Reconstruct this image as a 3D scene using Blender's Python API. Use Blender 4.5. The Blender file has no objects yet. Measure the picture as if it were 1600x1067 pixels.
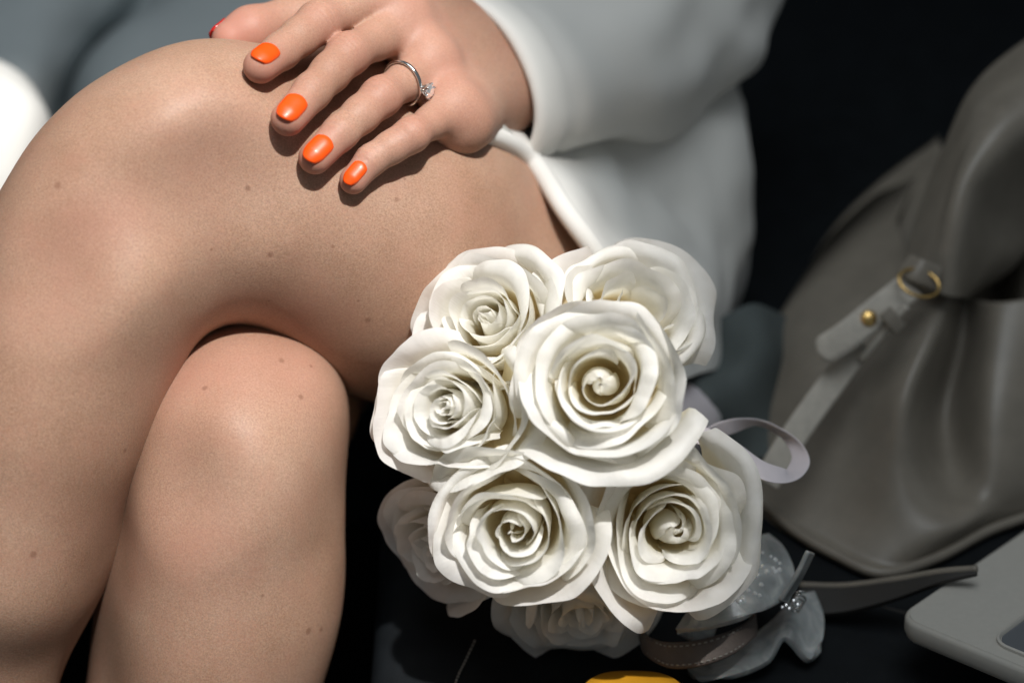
import bpy, bmesh, math, random
import numpy as np
from mathutils import Vector, Matrix, noise

scene = bpy.context.scene
C = scene.collection

# ------------------------------------------------------------------ camera
cam_data = bpy.data.cameras.new('camera')
cam_data.sensor_width = 36.0
cam_data.lens = 70.0
cam_data.clip_start = 0.02
cam_data.clip_end = 50.0
cam_data.dof.use_dof = True
cam_data.dof.focus_distance = 0.81
cam_data.dof.aperture_fstop = 3.6
cam_data.dof.aperture_blades = 0
cam = bpy.data.objects.new('camera', cam_data)
C.objects.link(cam)
cam.location = (0, 0, 0.609)
cam.rotation_euler = (math.radians(90 - 35.0), 0, 0)
scene.camera = cam

# ------------------------------------------------------------------ light: a shaft of sunlight from a side window, dim cool interior
w = bpy.data.worlds.new('World'); scene.world = w
w.use_nodes = True
w.node_tree.nodes['Background'].inputs[0].default_value = (0.66, 0.73, 0.77, 1)
w.node_tree.nodes['Background'].inputs[1].default_value = 0.17

def lamp(name, kind, loc, target, energy, color, **kw):
    d = bpy.data.lights.new(name, kind); d.energy = energy; d.color = color
    for k, v in kw.items():
        setattr(d, k, v)
    o = bpy.data.objects.new(name, d); C.objects.link(o)
    o.location = loc
    o.rotation_euler = (Vector(target) - Vector(loc)).to_track_quat('-Z', 'Y').to_euler()
    return o
SUN_TARGET = Vector((-0.262, 0.575, 0.125))
SUN_DIR = Vector((0.27, -0.26, 0.92)).normalized()
lamp('window_sun', 'SPOT', SUN_TARGET + SUN_DIR * 2.6, SUN_TARGET, 405.0, (1.0, 0.965, 0.925),
     spot_size=math.radians(15.7), spot_blend=0.10, shadow_soft_size=0.035)
lamp('overhead_fill', 'AREA', (0.10, 0.50, 1.9), (0.08, 0.85, 0.1), 12.0, (0.90, 0.96, 1.0), size=1.1)  # added soft fill overhead, standing for no actual window

scene.view_settings.view_transform = 'Standard'
scene.view_settings.look = 'None'
scene.view_settings.exposure = 0.0
scene.view_settings.gamma = 1.0
scene.view_settings.use_curve_mapping = False
scene.cycles.max_bounces = 12
scene.cycles.diffuse_bounces = 7
scene.cycles.transmission_bounces = 8
scene.cycles.transparent_max_bounces = 12
scene.cycles.use_denoising = True
# ------------------------------------------------------------------ geometry helpers
F = 3111.0                       # focal length of the lens in photograph pixels
PITCH = math.radians(35.0)
CAM_H = 0.609                    # lens height above the seat
R3 = np.array([[1, 0, 0], [0, math.sin(PITCH), math.cos(PITCH)], [0, math.cos(PITCH), -math.sin(PITCH)]])

def pt(px, py, d):               # right / up / distance, metres
    return np.array([(px - 800.0) * d / F, (533.5 - py) * d / F, d])

def world(a):
    a = np.asarray(a, float).reshape(-1, 3)
    return a @ R3 + np.array([0, 0, CAM_H])

def local(a):
    return (np.asarray(a, float).reshape(-1, 3) - np.array([0, 0, CAM_H])) @ R3.T

def wpt(px, py, d):
    return world(pt(px, py, d))[0]

def seat_pt(px, py, z=0.0):      # point of the seat plane (height z) met at a photograph position
    dirv = world(pt(px, py, 1.0))[0] - np.array([0, 0, CAM_H])
    t = (z - CAM_H) / dirv[2]
    return np.array([0, 0, CAM_H]) + dirv * t

def unit(v):
    v = np.asarray(v, float)
    return v / (np.linalg.norm(v) + 1e-12)

def smin(a, b, k):
    h = np.maximum(k - np.abs(a - b), 0) / k
    return np.minimum(a, b) - h * h * k * 0.25

def smax(a, b, k):
    return -smin(-a, -b, k)

def cone(p, a, b, ra, rb):
    a = np.asarray(a, np.float32); b = np.asarray(b, np.float32)
    ba = b - a
    t = np.clip(((p - a) @ ba) / float(ba @ ba), 0, 1)
    q = p - a - t[..., None] * ba
    return np.sqrt((q * q).sum(-1)) - (ra + (rb - ra) * t)

def ball(p, c, r):
    q = p - np.asarray(c, np.float32)
    return np.sqrt((q * q).sum(-1)) - r

def egg(p, c, ax, rad):          # ellipsoid, ax = three unit row vectors
    q = (p - np.asarray(c, np.float32)) @ np.asarray(ax, np.float32).T
    k0 = np.sqrt(((q / rad) ** 2).sum(-1)) + 1e-9
    k1 = np.sqrt(((q / (np.asarray(rad) ** 2)) ** 2).sum(-1)) + 1e-9
    return k0 * (k0 - 1) / k1

def chain(p, pts, rs, k):
    d = None
    for i in range(len(pts) - 1):
        c = cone(p, pts[i], pts[i + 1], rs[i], rs[i + 1])
        d = c if d is None else smin(d, c, k)
    return d

def surface_nets(fn, lo, hi, h, smooth=2, block=20):
    lo = np.asarray(lo, float); hi = np.asarray(hi, float)
    n = np.ceil((hi - lo) / h).astype(int) + 1
    f = np.full(n, 1.0, np.float32)
    for i in range(0, n[0], block):
        for j in range(0, n[1], block):
            for k in range(0, n[2], block):
                e = np.minimum([i + block, j + block, k + block], n)
                cen = lo + h * (np.array([i, j, k]) + e) * 0.5
                rad = np.linalg.norm((e - [i, j, k]) * h) * 0.5
                if abs(float(fn(cen[None].astype(np.float32))[0])) > rad * 1.6 + 0.03:
                    f[i:e[0], j:e[1], k:e[2]] = 1.0 if fn(cen[None].astype(np.float32))[0] > 0 else -1.0
                    continue
                g = np.stack(np.meshgrid(*[lo[a] + h * np.arange([i, j, k][a], e[a]) for a in range(3)], indexing='ij'), -1).astype(np.float32)
                f[i:e[0], j:e[1], k:e[2]] = fn(g.reshape(-1, 3)).reshape(g.shape[:3])
    s = f < 0
    m = n - 1
    cnt = np.zeros(m, np.int8)
    for a in (0, 1):
        for b in (0, 1):
            for c in (0, 1):
                cnt += s[a:m[0] + a, b:m[1] + b, c:m[2] + c]
    idx = np.argwhere((cnt > 0) & (cnt < 8))
    vid = np.full(m, -1, np.int64)
    vid[tuple(idx.T)] = np.arange(len(idx))
    acc = np.zeros((len(idx), 3)); num = np.zeros(len(idx))
    cor = [(a, b, c) for a in (0, 1) for b in (0, 1) for c in (0, 1)]
    for ca in cor:
        for ax in range(3):
            if ca[ax]:
                continue
            cb = list(ca); cb[ax] = 1
            va = f[tuple((idx + ca).T)]; vb = f[tuple((idx + cb).T)]
            x = (va < 0) != (vb < 0)
            t = np.where(x, va / np.where(x, va - vb, 1), 0)
            p = np.tile(np.array(ca, float), (len(idx), 1)); p[:, ax] += t
            acc += p * x[:, None]; num += x
    v = lo + h * (idx + acc / num[:, None])
    faces = []
    for ax in range(3):
        sl0 = [slice(1, -1)] * 3; sl1 = [slice(1, -1)] * 3
        sl0[ax] = slice(0, -1); sl1[ax] = slice(1, None)
        x0 = s[tuple(sl0)]; x1 = s[tuple(sl1)]
        e = np.argwhere(x0 != x1)
        off = np.ones(3, int); off[ax] = 0
        flip = x1[tuple(e.T)]
        e = e + off
        o1, o2 = [a for a in range(3) if a != ax]
        def c(da, db):
            q = e.copy(); q[:, o1] += da; q[:, o2] += db
            return vid[tuple(q.T)]
        quad = np.stack([c(-1, -1), c(0, -1), c(0, 0), c(-1, 0)], 1)
        if ax == 1:
            flip = ~flip
        quad[flip] = quad[flip][:, ::-1]
        faces.append(quad)
    faces = np.concatenate(faces)
    for _ in range(smooth):
        sm = np.zeros_like(v); w = np.zeros(len(v))
        for a in range(4):
            i0 = faces[:, a]; i1 = faces[:, (a + 1) % 4]
            np.add.at(sm, i0, v[i1]); np.add.at(w, i0, 1)
            np.add.at(sm, i1, v[i0]); np.add.at(w, i1, 1)
        v = v * 0.5 + 0.5 * sm / np.maximum(w, 1)[:, None]
    return v, faces

def grad(fn, p, e=1e-3):
    p = np.asarray(p, float).reshape(-1, 3)
    g = np.stack([(fn(p + np.eye(3)[a] * e) - fn(p - np.eye(3)[a] * e)) for a in range(3)], -1)
    return g / (np.linalg.norm(g, axis=-1, keepdims=True) + 1e-12)

def march(fn, px, py, target=0.0, d0=0.70, d1=1.2):   # first distance at which fn drops to target
    ds = np.linspace(d0, d1, 2001)
    p = np.stack([(px - 800.0) * ds / F, (533.5 - py) * ds / F, ds], -1)
    v = fn(p)
    i = np.argmax(v <= target)
    return float(ds[i]) if (v <= target).any() else None
# ------------------------------------------------------------------ object helpers
def tag(o, label=None, cat=None, group=None, kind=None):
    if label: o['label'] = label
    if cat: o['category'] = cat
    if group: o['group'] = group
    if kind: o['kind'] = kind
    return o

def empty(name, loc):
    o = bpy.data.objects.new(name, None); C.objects.link(o); o.location = Vector(loc)
    o.empty_display_size = 0.02
    return o

def obj(name, verts, faces, mat, parent=None, smooth=True, uv=None, attrs=None):
    """one mesh object from world-space points; parented without moving"""
    me = bpy.data.meshes.new(name)
    me.from_pydata([tuple(map(float, v)) for v in verts] if not isinstance(verts, np.ndarray) else verts.tolist(), [],
                   faces.tolist() if isinstance(faces, np.ndarray) else faces)
    if smooth:
        me.polygons.foreach_set('use_smooth', [True] * len(me.polygons))
    if uv is not None:
        l = me.uv_layers.new(name='UVMap')
        vi = np.empty(len(me.loops), np.int32); me.loops.foreach_get('vertex_index', vi)
        l.data.foreach_set('uv', np.asarray(uv, np.float32)[vi].ravel())
    for k, v in (attrs or {}).items():
        a = me.attributes.new(k, 'FLOAT', 'POINT'); a.data.foreach_set('value', np.asarray(v, np.float32))
    me.materials.append(mat)
    me.validate(); me.update()
    o = bpy.data.objects.new(name, me); C.objects.link(o)
    if parent is not None:
        o.parent = parent
        m = Matrix.Translation(parent.location)
        o.matrix_parent_inverse = m.inverted()
    return o

def grid_faces(nu, nv, wrap_u=False, wrap_v=False):
    f = []
    for i in range(nu if wrap_u else nu - 1):
        for j in range(nv if wrap_v else nv - 1):
            a = i * nv + j; b = ((i + 1) % nu) * nv + j
            c = ((i + 1) % nu) * nv + (j + 1) % nv; d = i * nv + (j + 1) % nv
            f.append((a, b, c, d))
    return f

def crom(P, t):                  # Catmull-Rom through rows of P, t in 0..len-1
    P = np.asarray(P, float)
    n = len(P)
    Q = np.concatenate([2 * P[:1] - P[1:2], P, 2 * P[-1:] - P[-2:-1]])
    i = np.clip(np.floor(t).astype(int), 0, n - 2); f = (t - i)
    sh = (-1,) + (1,) * (P.ndim - 1); f = f.reshape(sh)
    a, b, c, d = Q[i], Q[i + 1], Q[i + 2], Q[i + 3]
    return 0.5 * (2 * b + (c - a) * f + (2 * a - 5 * b + 4 * c - d) * f ** 2 + (3 * b - a - 3 * c + d) * f ** 3)

def curve(P, n):
    return crom(P, np.linspace(0, len(P) - 1, n))

def patch(ctrl, nu, nv):         # ctrl[rows][cols] of points -> nu x nv grid
    g = np.asarray(ctrl, float)
    g = crom(g, np.linspace(0, g.shape[0] - 1, nu))
    g = crom(g.transpose(1, 0, 2), np.linspace(0, g.shape[1] - 1, nv)).transpose(1, 0, 2)
    return g

def px_patch(ctrl, nu, nv):      # control points as (photo x, photo y, distance) -> world grid
    c = np.array([[world(pt(*q))[0] for q in row] for row in ctrl])
    return patch(c, nu, nv)

def px_curve(P, n):
    return curve(np.array([world(pt(*q))[0] for q in P]), n)

def sheet(name, g, mat, parent=None, thick=0.003, sub=0, offset=0.0, uvs=(1, 1)):
    nu, nv = g.shape[:2]
    uu, vv = np.meshgrid(np.linspace(0, uvs[0], nu), np.linspace(0, uvs[1], nv), indexing='ij')
    o = obj(name, g.reshape(-1, 3), grid_faces(nu, nv), mat, parent, uv=np.stack([uu, vv], -1).reshape(-1, 2))
    if thick:
        m = o.modifiers.new('thick', 'SOLIDIFY'); m.thickness = thick; m.offset = offset
        m.use_even_offset = False
        b = o.modifiers.new('soft', 'BEVEL'); b.width = thick * 0.35; b.segments = 2; b.limit_method = 'ANGLE'; b.angle_limit = 1.0
    if sub:
        s = o.modifiers.new('sub', 'SUBSURF'); s.levels = s.render_levels = sub
    return o

def sweep(path, radius, nseg=10, normal=None, flat=None):
    """tube (or rounded flat band, flat=(half width, half thickness)) along a polyline -> verts, faces"""
    path = np.asarray(path, float); n = len(path)
    T = np.gradient(path, axis=0); T /= np.linalg.norm(T, axis=1, keepdims=True) + 1e-12
    if normal is None:
        N0 = np.cross(T[0], [0.1, 0.2, 1.0]); N0 /= np.linalg.norm(N0)
        N = [N0]
        for i in range(1, n):
            v = N[-1] - T[i] * (N[-1] @ T[i]); N.append(v / np.linalg.norm(v))
        N = np.array(N)
    else:
        N = np.asarray(normal, float)
        if N.ndim == 1: N = np.tile(N, (n, 1))
        N = N - T * (N * T).sum(1, keepdims=True); N /= np.linalg.norm(N, axis=1, keepdims=True) + 1e-12
    B = np.cross(T, N)
    rr = np.broadcast_to(np.asarray(radius, float), (n,)) if flat is None else None
    V = []
    for i in range(n):
        for k in range(nseg):
            a = 2 * math.pi * k / nseg
            if flat is None:
                V.append(path[i] + rr[i] * (math.cos(a) * N[i] + math.sin(a) * B[i]))
            else:
                hw, ht = flat if not callable(flat) else flat(i / (n - 1))
                c, s = math.cos(a), math.sin(a); e = 0.35
                V.append(path[i] + ht * math.copysign(abs(c) ** 0.6, c) * N[i] + hw * math.copysign(abs(s) ** e, s) * B[i])
    Fc = []
    for i in range(n - 1):
        for k in range(nseg):
            k2 = (k + 1) % nseg
            Fc.append((i * nseg + k, i * nseg + k2, (i + 1) * nseg + k2, (i + 1) * nseg + k))
    Fc.append(tuple(range(nseg))[::-1]); Fc.append(tuple((n - 1) * nseg + k for k in range(nseg)))
    return np.array(V), Fc

# ------------------------------------------------------------------ materials
def new_mat(name):
    m = bpy.data.materials.new(name); m.use_nodes = True
    nt = m.node_tree
    return m, nt, nt.nodes['Principled BSDF']

def N(nt, kind, **kw):
    n = nt.nodes.new(kind)
    for k, v in kw.items():
        if k == 'ins':
            for a, b in v.items(): n.inputs[a].default_value = b
        else:
            setattr(n, k, v)
    return n

def ramp(nt, fac, stops):
    r = nt.nodes.new('ShaderNodeValToRGB')
    el = r.color_ramp.elements
    while len(el) < len(stops): el.new(0.5)
    for e, (p, c) in zip(el, stops):
        e.position = p; e.color = tuple(c) + (1,)
    nt.links.new(fac, r.inputs[0])
    return r.outputs[0]

def mixc(nt, fac, a, b, mode='MIX'):
    n = nt.nodes.new('ShaderNodeMix'); n.data_type = 'RGBA'; n.blend_type = mode
    for sock, v in ((n.inputs[0], fac), (n.inputs[6], a), (n.inputs[7], b)):
        if hasattr(v, 'is_output'): nt.links.new(v, sock)
        elif isinstance(v, (int, float)): sock.default_value = v
        else: sock.default_value = tuple(v) + (1,)
    return n.outputs[2]

def bump(nt, bsdf, height, strength, dist, prev=None):
    b = nt.nodes.new('ShaderNodeBump'); b.inputs['Strength'].default_value = strength; b.inputs['Distance'].default_value = dist
    nt.links.new(height, b.inputs['Height'])
    if prev is not None: nt.links.new(prev, b.inputs['Normal'])
    if bsdf is not None: nt.links.new(b.outputs[0], bsdf.inputs['Normal'])
    return b.outputs[0]

def tex(nt, kind, scale, coord='Object', **kw):
    tc = nt.nodes.new('ShaderNodeTexCoord')
    n = nt.nodes.new(kind)
    if 'Scale' in n.inputs: n.inputs['Scale'].default_value = scale
    for k, v in kw.items(): n.inputs[k].default_value = v
    nt.links.new(tc.outputs[coord], n.inputs['Vector'])
    return n

def mat_skin(moles):
    m, nt, b = new_mat('skin')
    n1 = tex(nt, 'ShaderNodeTexNoise', 14, Detail=3.0, Roughness=.55)
    n2 = tex(nt, 'ShaderNodeTexNoise', 55, Detail=4.0, Roughness=.6)
    n3 = tex(nt, 'ShaderNodeTexNoise', 1250, Detail=3.0, Roughness=.7)
    base = ramp(nt, n1.outputs[0], [(.28, (.305, .178, .118)), (.5, (.385, .240, .168)), (.74, (.45, .300, .220))])
    fine = ramp(nt, n3.outputs[0], [(.32, (.72, .69, .66)), (.68, (1.22, 1.22, 1.22))])
    base = mixc(nt, 0.85, base, fine, 'MULTIPLY')
    blot = ramp(nt, n2.outputs[0], [(.45, (0, 0, 0)), (.75, (1, 1, 1))])
    base = mixc(nt, 0.0, base, (.40, .212, .150))
    bl = base.node; 
    mm = nt.nodes.new('ShaderNodeMath'); mm.operation = 'MULTIPLY'; mm.inputs[1].default_value = .45
    nt.links.new(blot, mm.inputs[0]); nt.links.new(mm.outputs[0], bl.inputs[0])
    at = nt.nodes.new('ShaderNodeAttribute'); at.attribute_name = 'red'
    base = mixc(nt, at.outputs['Fac'], base, (.46, .215, .160))
    # moles and freckles
    geo = nt.nodes.new('ShaderNodeNewGeometry')
    tot = None
    for p, r in moles:
        dn = nt.nodes.new('ShaderNodeVectorMath'); dn.operation = 'DISTANCE'; dn.inputs[1].default_value = tuple(p)
        nt.links.new(geo.outputs['Position'], dn.inputs[0])
        mr = nt.nodes.new('ShaderNodeMapRange'); mr.inputs[1].default_value = r * 1.5; mr.inputs[2].default_value = r * .6
        nt.links.new(dn.outputs['Value'], mr.inputs[0])
        if tot is None: tot = mr.outputs[0]
        else:
            ad = nt.nodes.new('ShaderNodeMath'); ad.operation = 'MAXIMUM'
            nt.links.new(tot, ad.inputs[0]); nt.links.new(mr.outputs[0], ad.inputs[1]); tot = ad.outputs[0]
    if tot is not None:
        sc = nt.nodes.new('ShaderNodeMath'); sc.operation = 'MULTIPLY'; sc.inputs[1].default_value = .50
        nt.links.new(tot, sc.inputs[0])
        base = mixc(nt, sc.outputs[0], base, (.16, .065, .04))
    nt.links.new(base, b.inputs['Base Color'])
    b.inputs['Roughness'].default_value = .52
    b.inputs['Specular IOR Level'].default_value = .40
    b.inputs['IOR'].default_value = 1.4
    b.inputs['Subsurface Weight'].default_value = .35
    b.inputs['Subsurface Radius'].default_value = (1.0, .36, .2)
    b.inputs['Subsurface Scale'].default_value = .006
    v = tex(nt, 'ShaderNodeTexVoronoi', 750)
    h = bump(nt, None, v.outputs[0], .10, .0003)
    bump(nt, b, n3.outputs[0], .14, .0005, h)
    return m

def mat_simple(name, col, rough=.5, metal=0.0, spec=.5, coat=0.0, noise_amt=0.0, noise_scale=40, bump_scale=0, bump_dist=.0003, bump_str=.3, sheen=0):
    m, nt, b = new_mat(name)
    b.inputs['Base Color'].default_value = tuple(col) + (1,)
    b.inputs['Roughness'].default_value = rough; b.inputs['Metallic'].default_value = metal
    b.inputs['Specular IOR Level'].default_value = spec; b.inputs['Coat Weight'].default_value = coat
    b.inputs['Sheen Weight'].default_value = sheen
    if noise_amt:
        n = tex(nt, 'ShaderNodeTexNoise', noise_scale, Detail=5.0, Roughness=.6)
        lo = [c * (1 - noise_amt) for c in col]; hi = [min(1, c * (1 + noise_amt)) for c in col]
        nt.links.new(ramp(nt, n.outputs[0], [(.3, lo), (.7, hi)]), b.inputs['Base Color'])
    if bump_scale:
        v = tex(nt, 'ShaderNodeTexNoise', bump_scale, Detail=4.0, Roughness=.6)
        bump(nt, b, v.outputs[0], bump_str, bump_dist)
    return m
# ------------------------------------------------------------------ the seated body, as blended volumes
MM = 0.001
L_KNEE = pt(262, 285, 0.835)
def left_leg(p):
    th = chain(p, [L_KNEE, pt(415, 318, 0.848), pt(590, 365, 0.880), pt(800, 455, 0.945), pt(940, 490, 1.03)],
               [.0455, .0435, .0560, .053, .056], .03)
    th = smin(th, cone(p, pt(560, 455, .892), pt(720, 490, .925), .040, .050), .03)      # slack flesh under the thigh
    th = smin(th, chain(p, [pt(370, 195, .836), pt(520, 212, .865), pt(690, 320, .905)], [.025, .0295, .031], .03), .03)   # front of the thigh
    sh = chain(p, [L_KNEE, pt(140, 440, 0.822), pt(55, 640, 0.828), pt(0, 840, 0.845), pt(-75, 1180, 0.875)],
               [.0455, .0410, .0420, .0410, .036], .03)
    calf = cone(p, pt(140, 490, .850), pt(35, 740, .860), .034, .037)
    sh = smin(sh, calf, .03)
    d = smin(th, sh, .020)
    d = smin(d, ball(p, pt(286, 226, .799), .023), .030)          # knee cap
    d = smin(d, ball(p, pt(158, 300, .806), .022), .036)
    d = smin(d, ball(p, pt(345, 190, .824), .018), .04)
    d = smin(d, ball(p, pt(175, 415, .797), .012), .034)          # shin bone head
    d = smin(d, cone(p, pt(150, 430, .790), pt(5, 900, .815), .008, .008), .04)
    d = smax(d, -ball(p, pt(225, 330, .734), .038), .018)        # hollows beside and below the knee cap
    d = smax(d, -ball(p, pt(60, 420, .738), .034), .018)
    d = smax(d, -ball(p, pt(395, 300, .752), .042), .016)
    return d

def right_leg(p):
    p = p + np.array([-.002, 0, .024], np.float32)
    kn = pt(366, 668, 0.885)
    sh = chain(p, [kn, pt(372, 800, .882), pt(362, 930, .888), pt(338, 1180, .905)], [.0385, .0385, .0410, .0430], .03)
    sh = smin(sh, cone(p, pt(305, 830, .915), pt(285, 1060, .925), .036, .040), .03)
    th = chain(p, [kn, pt(390, 610, .94), pt(500, 480, 1.15)], [.0395, .045, .058], .03)
    d = smin(sh, th, .03)
    d = smin(d, ball(p, pt(376, 708, .846), .024), .032)
    d = smin(d, ball(p, pt(350, 800, .853), .012), .04)
    d = smin(d, cone(p, pt(335, 820, .850), pt(300, 1130, .866), .008, .008), .04)
    d = smin(d, ball(p, pt(435, 620, .874), .016), .035)
    d = smax(d, -ball(p, pt(235, 775, .785), .039), .020)
    return d

def legs(p):
    return smin(left_leg(p), right_leg(p), .004)

# ---- the hand resting on the thigh: joints from finger lengths and contact with the leg
FINGERS = {   # tip, last joint, middle joint, knuckle (photograph positions), radii, lift of the middle joint
    'index':  dict(px=[(407, 104), (440, 80), (497, 36), (590, -2)], r=[.0072, .0078, .0090, .0100], L=[.020, .024, .040]),
    'middle': dict(px=[(450, 186), (488, 143), (544, 85), (630, 40)], r=[.0072, .0079, .0090, .0102], L=[.021, .027, .044]),
    'ring':   dict(px=[(492, 247), (532, 207), (595, 152), (674, 102)], r=[.0069, .0075, .0085, .0096], L=[.021, .026, .041]),
    'pinky':  dict(px=[(552, 282), (580, 250), (643, 211), (708, 170)], r=[.0059, .0065, .0073, .0088], L=[.018, .020, .033]),
}
for f_ in FINGERS.values():
    f_['r'] = [f_['r'][0] * .97, f_['r'][1] * .94, f_['r'][2] * .94, f_['r'][3] * .96]
def solve_hand():
    out = {}
    for n, f in FINGERS.items():
        px = f['px']; J = []
        d = march(legs, *px[0], target=f['r'][0] * 0.9); J.append(pt(*px[0], d))
        d = march(legs, *px[1], target=f['r'][1] * 1.05); J.append(pt(*px[1], d))
        for k in (2, 3):
            L = f['L'][k - 1]
            best = None
            for dd in np.linspace(-.06, .09, 301):
                q = pt(*px[k], J[-1][2] + dd)
                e = abs(np.linalg.norm(q - J[-1]) - L) + (0 if dd > -0.002 else 1)
                if best is None or e < best[0]:
                    best = (e, q)
            J.append(best[1])
        out[n] = J
    return out
# ------------------------------------------------------------------ the person
HAND = solve_hand()
WRIST = pt(764, 104, .904)
ELBOW = pt(1000, 40, .985)
def hand(p):
    d = None
    for n, J in HAND.items():
        r = FINGERS[n]['r']
        # tip pad, phalanges waisted between the joints
        mid1 = (J[1] + J[2]) / 2; mid2 = (J[2] + J[3]) / 2
        f = cone(p, J[0], J[1], r[0], r[1])
        f = smin(f, chain(p, [J[1], mid1, J[2]], [r[1], r[1] * 1.02, r[2]], .004), .003)
        f = smin(f, chain(p, [J[2], mid2, J[3]], [r[2], r[2] * .90, r[3]], .006), .004)
        d = f if d is None else smin(d, f, .0012)
    K = [HAND[n][3] for n in ('index', 'middle', 'ring', 'pinky')]
    up = unit(np.array([-.10, .62, -.55]))
    carp = [WRIST + np.array([-.018, .012, -.006]), WRIST + np.array([-.014, .005, -.008]), WRIST + np.array([-.010, -.004, -.008]), WRIST + np.array([-.006, -.013, -.006])]
    back = None
    for k, c, ra in zip(K, carp, (.0125, .0125, .0120, .0115)):
        m = cone(p, k - up * .003, c - up * .002, ra, .0165)
        back = m if back is None else smin(back, m, .016)
    lowpad = cone(p, K[3] + np.array([.004, -.006, .006]), WRIST + np.array([-.006, -.016, .002]), .011, .016)
    back = smin(back, lowpad, .016)
    for k, c in zip(K[:3], carp[:3]):                                   # knuckles and tendons
        back = smin(back, ball(p, k + up * .0035, .0082), .011)
        back = smin(back, cone(p, k + up * .005, c + up * .0095, .0030, .0028), .011)
    back = smin(back, ball(p, K[3] + up * .003, .0075), .010)
    d = smin(d, back, .006)
    # thumb
    T = [pt(360, 63, .842), pt(392, 50, .846), pt(470, 28, .862), pt(640, 40, .880)]
    d = smin(d, cone(p, pt(650, 60, .890), pt(545, 95, .868), .017, .012), .006)      # heel of the thumb in the palm
    th = chain(p, T, [.0080, .0098, .0105, .017], .006)
    d = smin(d, th, .007)
    # wrist and forearm
    arm = smin(chain(p, [WRIST + np.array([-.004, .007, 0]), pt(880, 72, .942), ELBOW], [.0180, .021, .032], .02),
               chain(p, [WRIST + np.array([.000, -.007, .002]), pt(880, 96, .942), ELBOW], [.0180, .021, .032], .02), .02)
    arm = smin(arm, ball(p, WRIST + np.array([.016, -.010, -.008]), .009), .018)
    d = smin(d, arm, .022)
    return d
TH_T = [pt(360, 63, .842), pt(392, 50, .846)]

hp = np.array([j for J in HAND.values() for j in J] + [WRIST, TH_T[0]])
vl, fl = surface_nets(left_leg, [-.30, -.30, .72], [.16, .16, 1.16], .0026, smooth=3)
vr, fr = surface_nets(right_leg, [-.20, -.30, .76], [.06, .06, 1.23], .0026, smooth=3)
v1 = np.concatenate([vl, vr]); f1 = np.concatenate([fl, fr + len(vl)])
v2, f2 = surface_nets(hand, [-.150, .045, .765], [.055, .185, 1.0], .00085, smooth=2)

# knuckle creases: fine transverse grooves on the back of the finger joints
nrm2 = grad(hand, v2, 5e-4)
for n, J in HAND.items():
    for ji, amp, wid in ((2, .00042, .0070), (1, .00028, .0045)):
        ax = unit(J[ji - 1] - J[ji + 1])
        q = v2 - J[ji]
        s = q @ ax
        dist = np.linalg.norm(q - s[:, None] * ax, axis=1)
        side = np.clip((nrm2 @ unit(np.array([-.1, .5, -.8]))), 0, 1)
        wgt = np.exp(-(s / wid) ** 2) * side * (dist < .016)
        wob = .0006 * np.sin(q[:, 0] * 900 + q[:, 1] * 700)
        v2 = v2 - nrm2 * (amp * wgt * (np.maximum(0, np.cos((s + wob) * 2 * math.pi / .0027)) ** 3))[:, None]

def blob(v, px, py, d, r):
    return np.exp(-(np.linalg.norm(v - pt(px, py, d), axis=1) / r) ** 2)
red1 = sum(a * blob(v1, x, y, march(legs, x, y), r) for x, y, r, a in
           ((330, 200, .020, .16), (205, 330, .012, .22), (130, 355, .015, .24), (310, 290, .02, .14),
            (400, 560, .03, .22), (300, 590, .022, .26), (480, 590, .022, .16), (300, 850, .03, .22), (560, 560, .04, .08), (70, 450, .03, .12)))
red2 = np.zeros(len(v2))
for n, J in HAND.items():
    red2 += .75 * np.exp(-(np.linalg.norm(v2 - J[0], axis=1) / .0115) ** 2)
    red2 += .38 * np.exp(-(np.linalg.norm(v2 - J[2], axis=1) / .0115) ** 2)
    red2 += .50 * np.exp(-(np.linalg.norm(v2 - J[3], axis=1) / .0155) ** 2)
red2 += .9 * np.exp(-(np.linalg.norm(v2 - TH_T[0], axis=1) / .02) ** 2)
red2 = .20 + red2
MOLES = []
for x, y, r in ((387, 294, 1.3), (90, 290, 1.4), (620, 312, 1.1), (632, 280, .7), (422, 398, 1.3), (575, 500, 1.3), (520, 385, .8),
                (440, 563, 1.4), (470, 620, 1.3), (320, 606, 1.3), (486, 572, .9), (195, 704, 1.2), (52, 866, 1.6), (482, 985, 1.7), (502, 983, 1.2),
                (705, 232, .7), (560, 470, .6), (330, 390, .6), (420, 470, .5), (410, 930, .8)):
    dd = march(legs, x, y)
    if dd: MOLES.append((tuple(world(pt(x, y, dd))[0]), r * .85 * MM))
SKIN = mat_skin(MOLES)

person = empty('person', world(pt(600, 600, 1.0))[0])
tag(person, 'seated person with crossed bare legs, orange nails and a white jacket', 'person')
# the arm and the second thigh join the body at the hip, inside the clothes
Vc = np.concatenate([vl, vr, v2]); Fl = [fl, fr + len(vl), f2 + len(vl) + len(vr)]
def near(fi, p):
    cen = Vc[Fl[fi]].mean(1); return int(np.argmin(((cen - p) ** 2).sum(1)))
def join(i, j, pi, pj):
    a = near(i, pi); b = near(j, pj)
    qa = Fl[i][a].copy(); qb = Fl[j][b].copy()
    Fl[i] = np.delete(Fl[i], a, 0); Fl[j] = np.delete(Fl[j], b, 0)
    qb = qb[::-1]
    s_ = min(range(4), key=lambda r: sum(((Vc[qa[k]] - Vc[qb[(k + r) % 4]]) ** 2).sum() for k in range(4)))
    qb = np.roll(qb, -s_)
    Fl[i] = np.concatenate([Fl[i], np.array([[qa[k], qa[(k + 1) % 4], qb[(k + 1) % 4], qb[k]] for k in range(4)])])
join(2, 0, pt(960, 60, .985), pt(960, 460, 1.09))
join(0, 1, pt(900, 520, 1.09), pt(560, 480, 1.19))
Fc = np.concatenate(Fl)
used = np.unique(Fc); remap = np.full(len(Vc), -1); remap[used] = np.arange(len(used))
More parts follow.
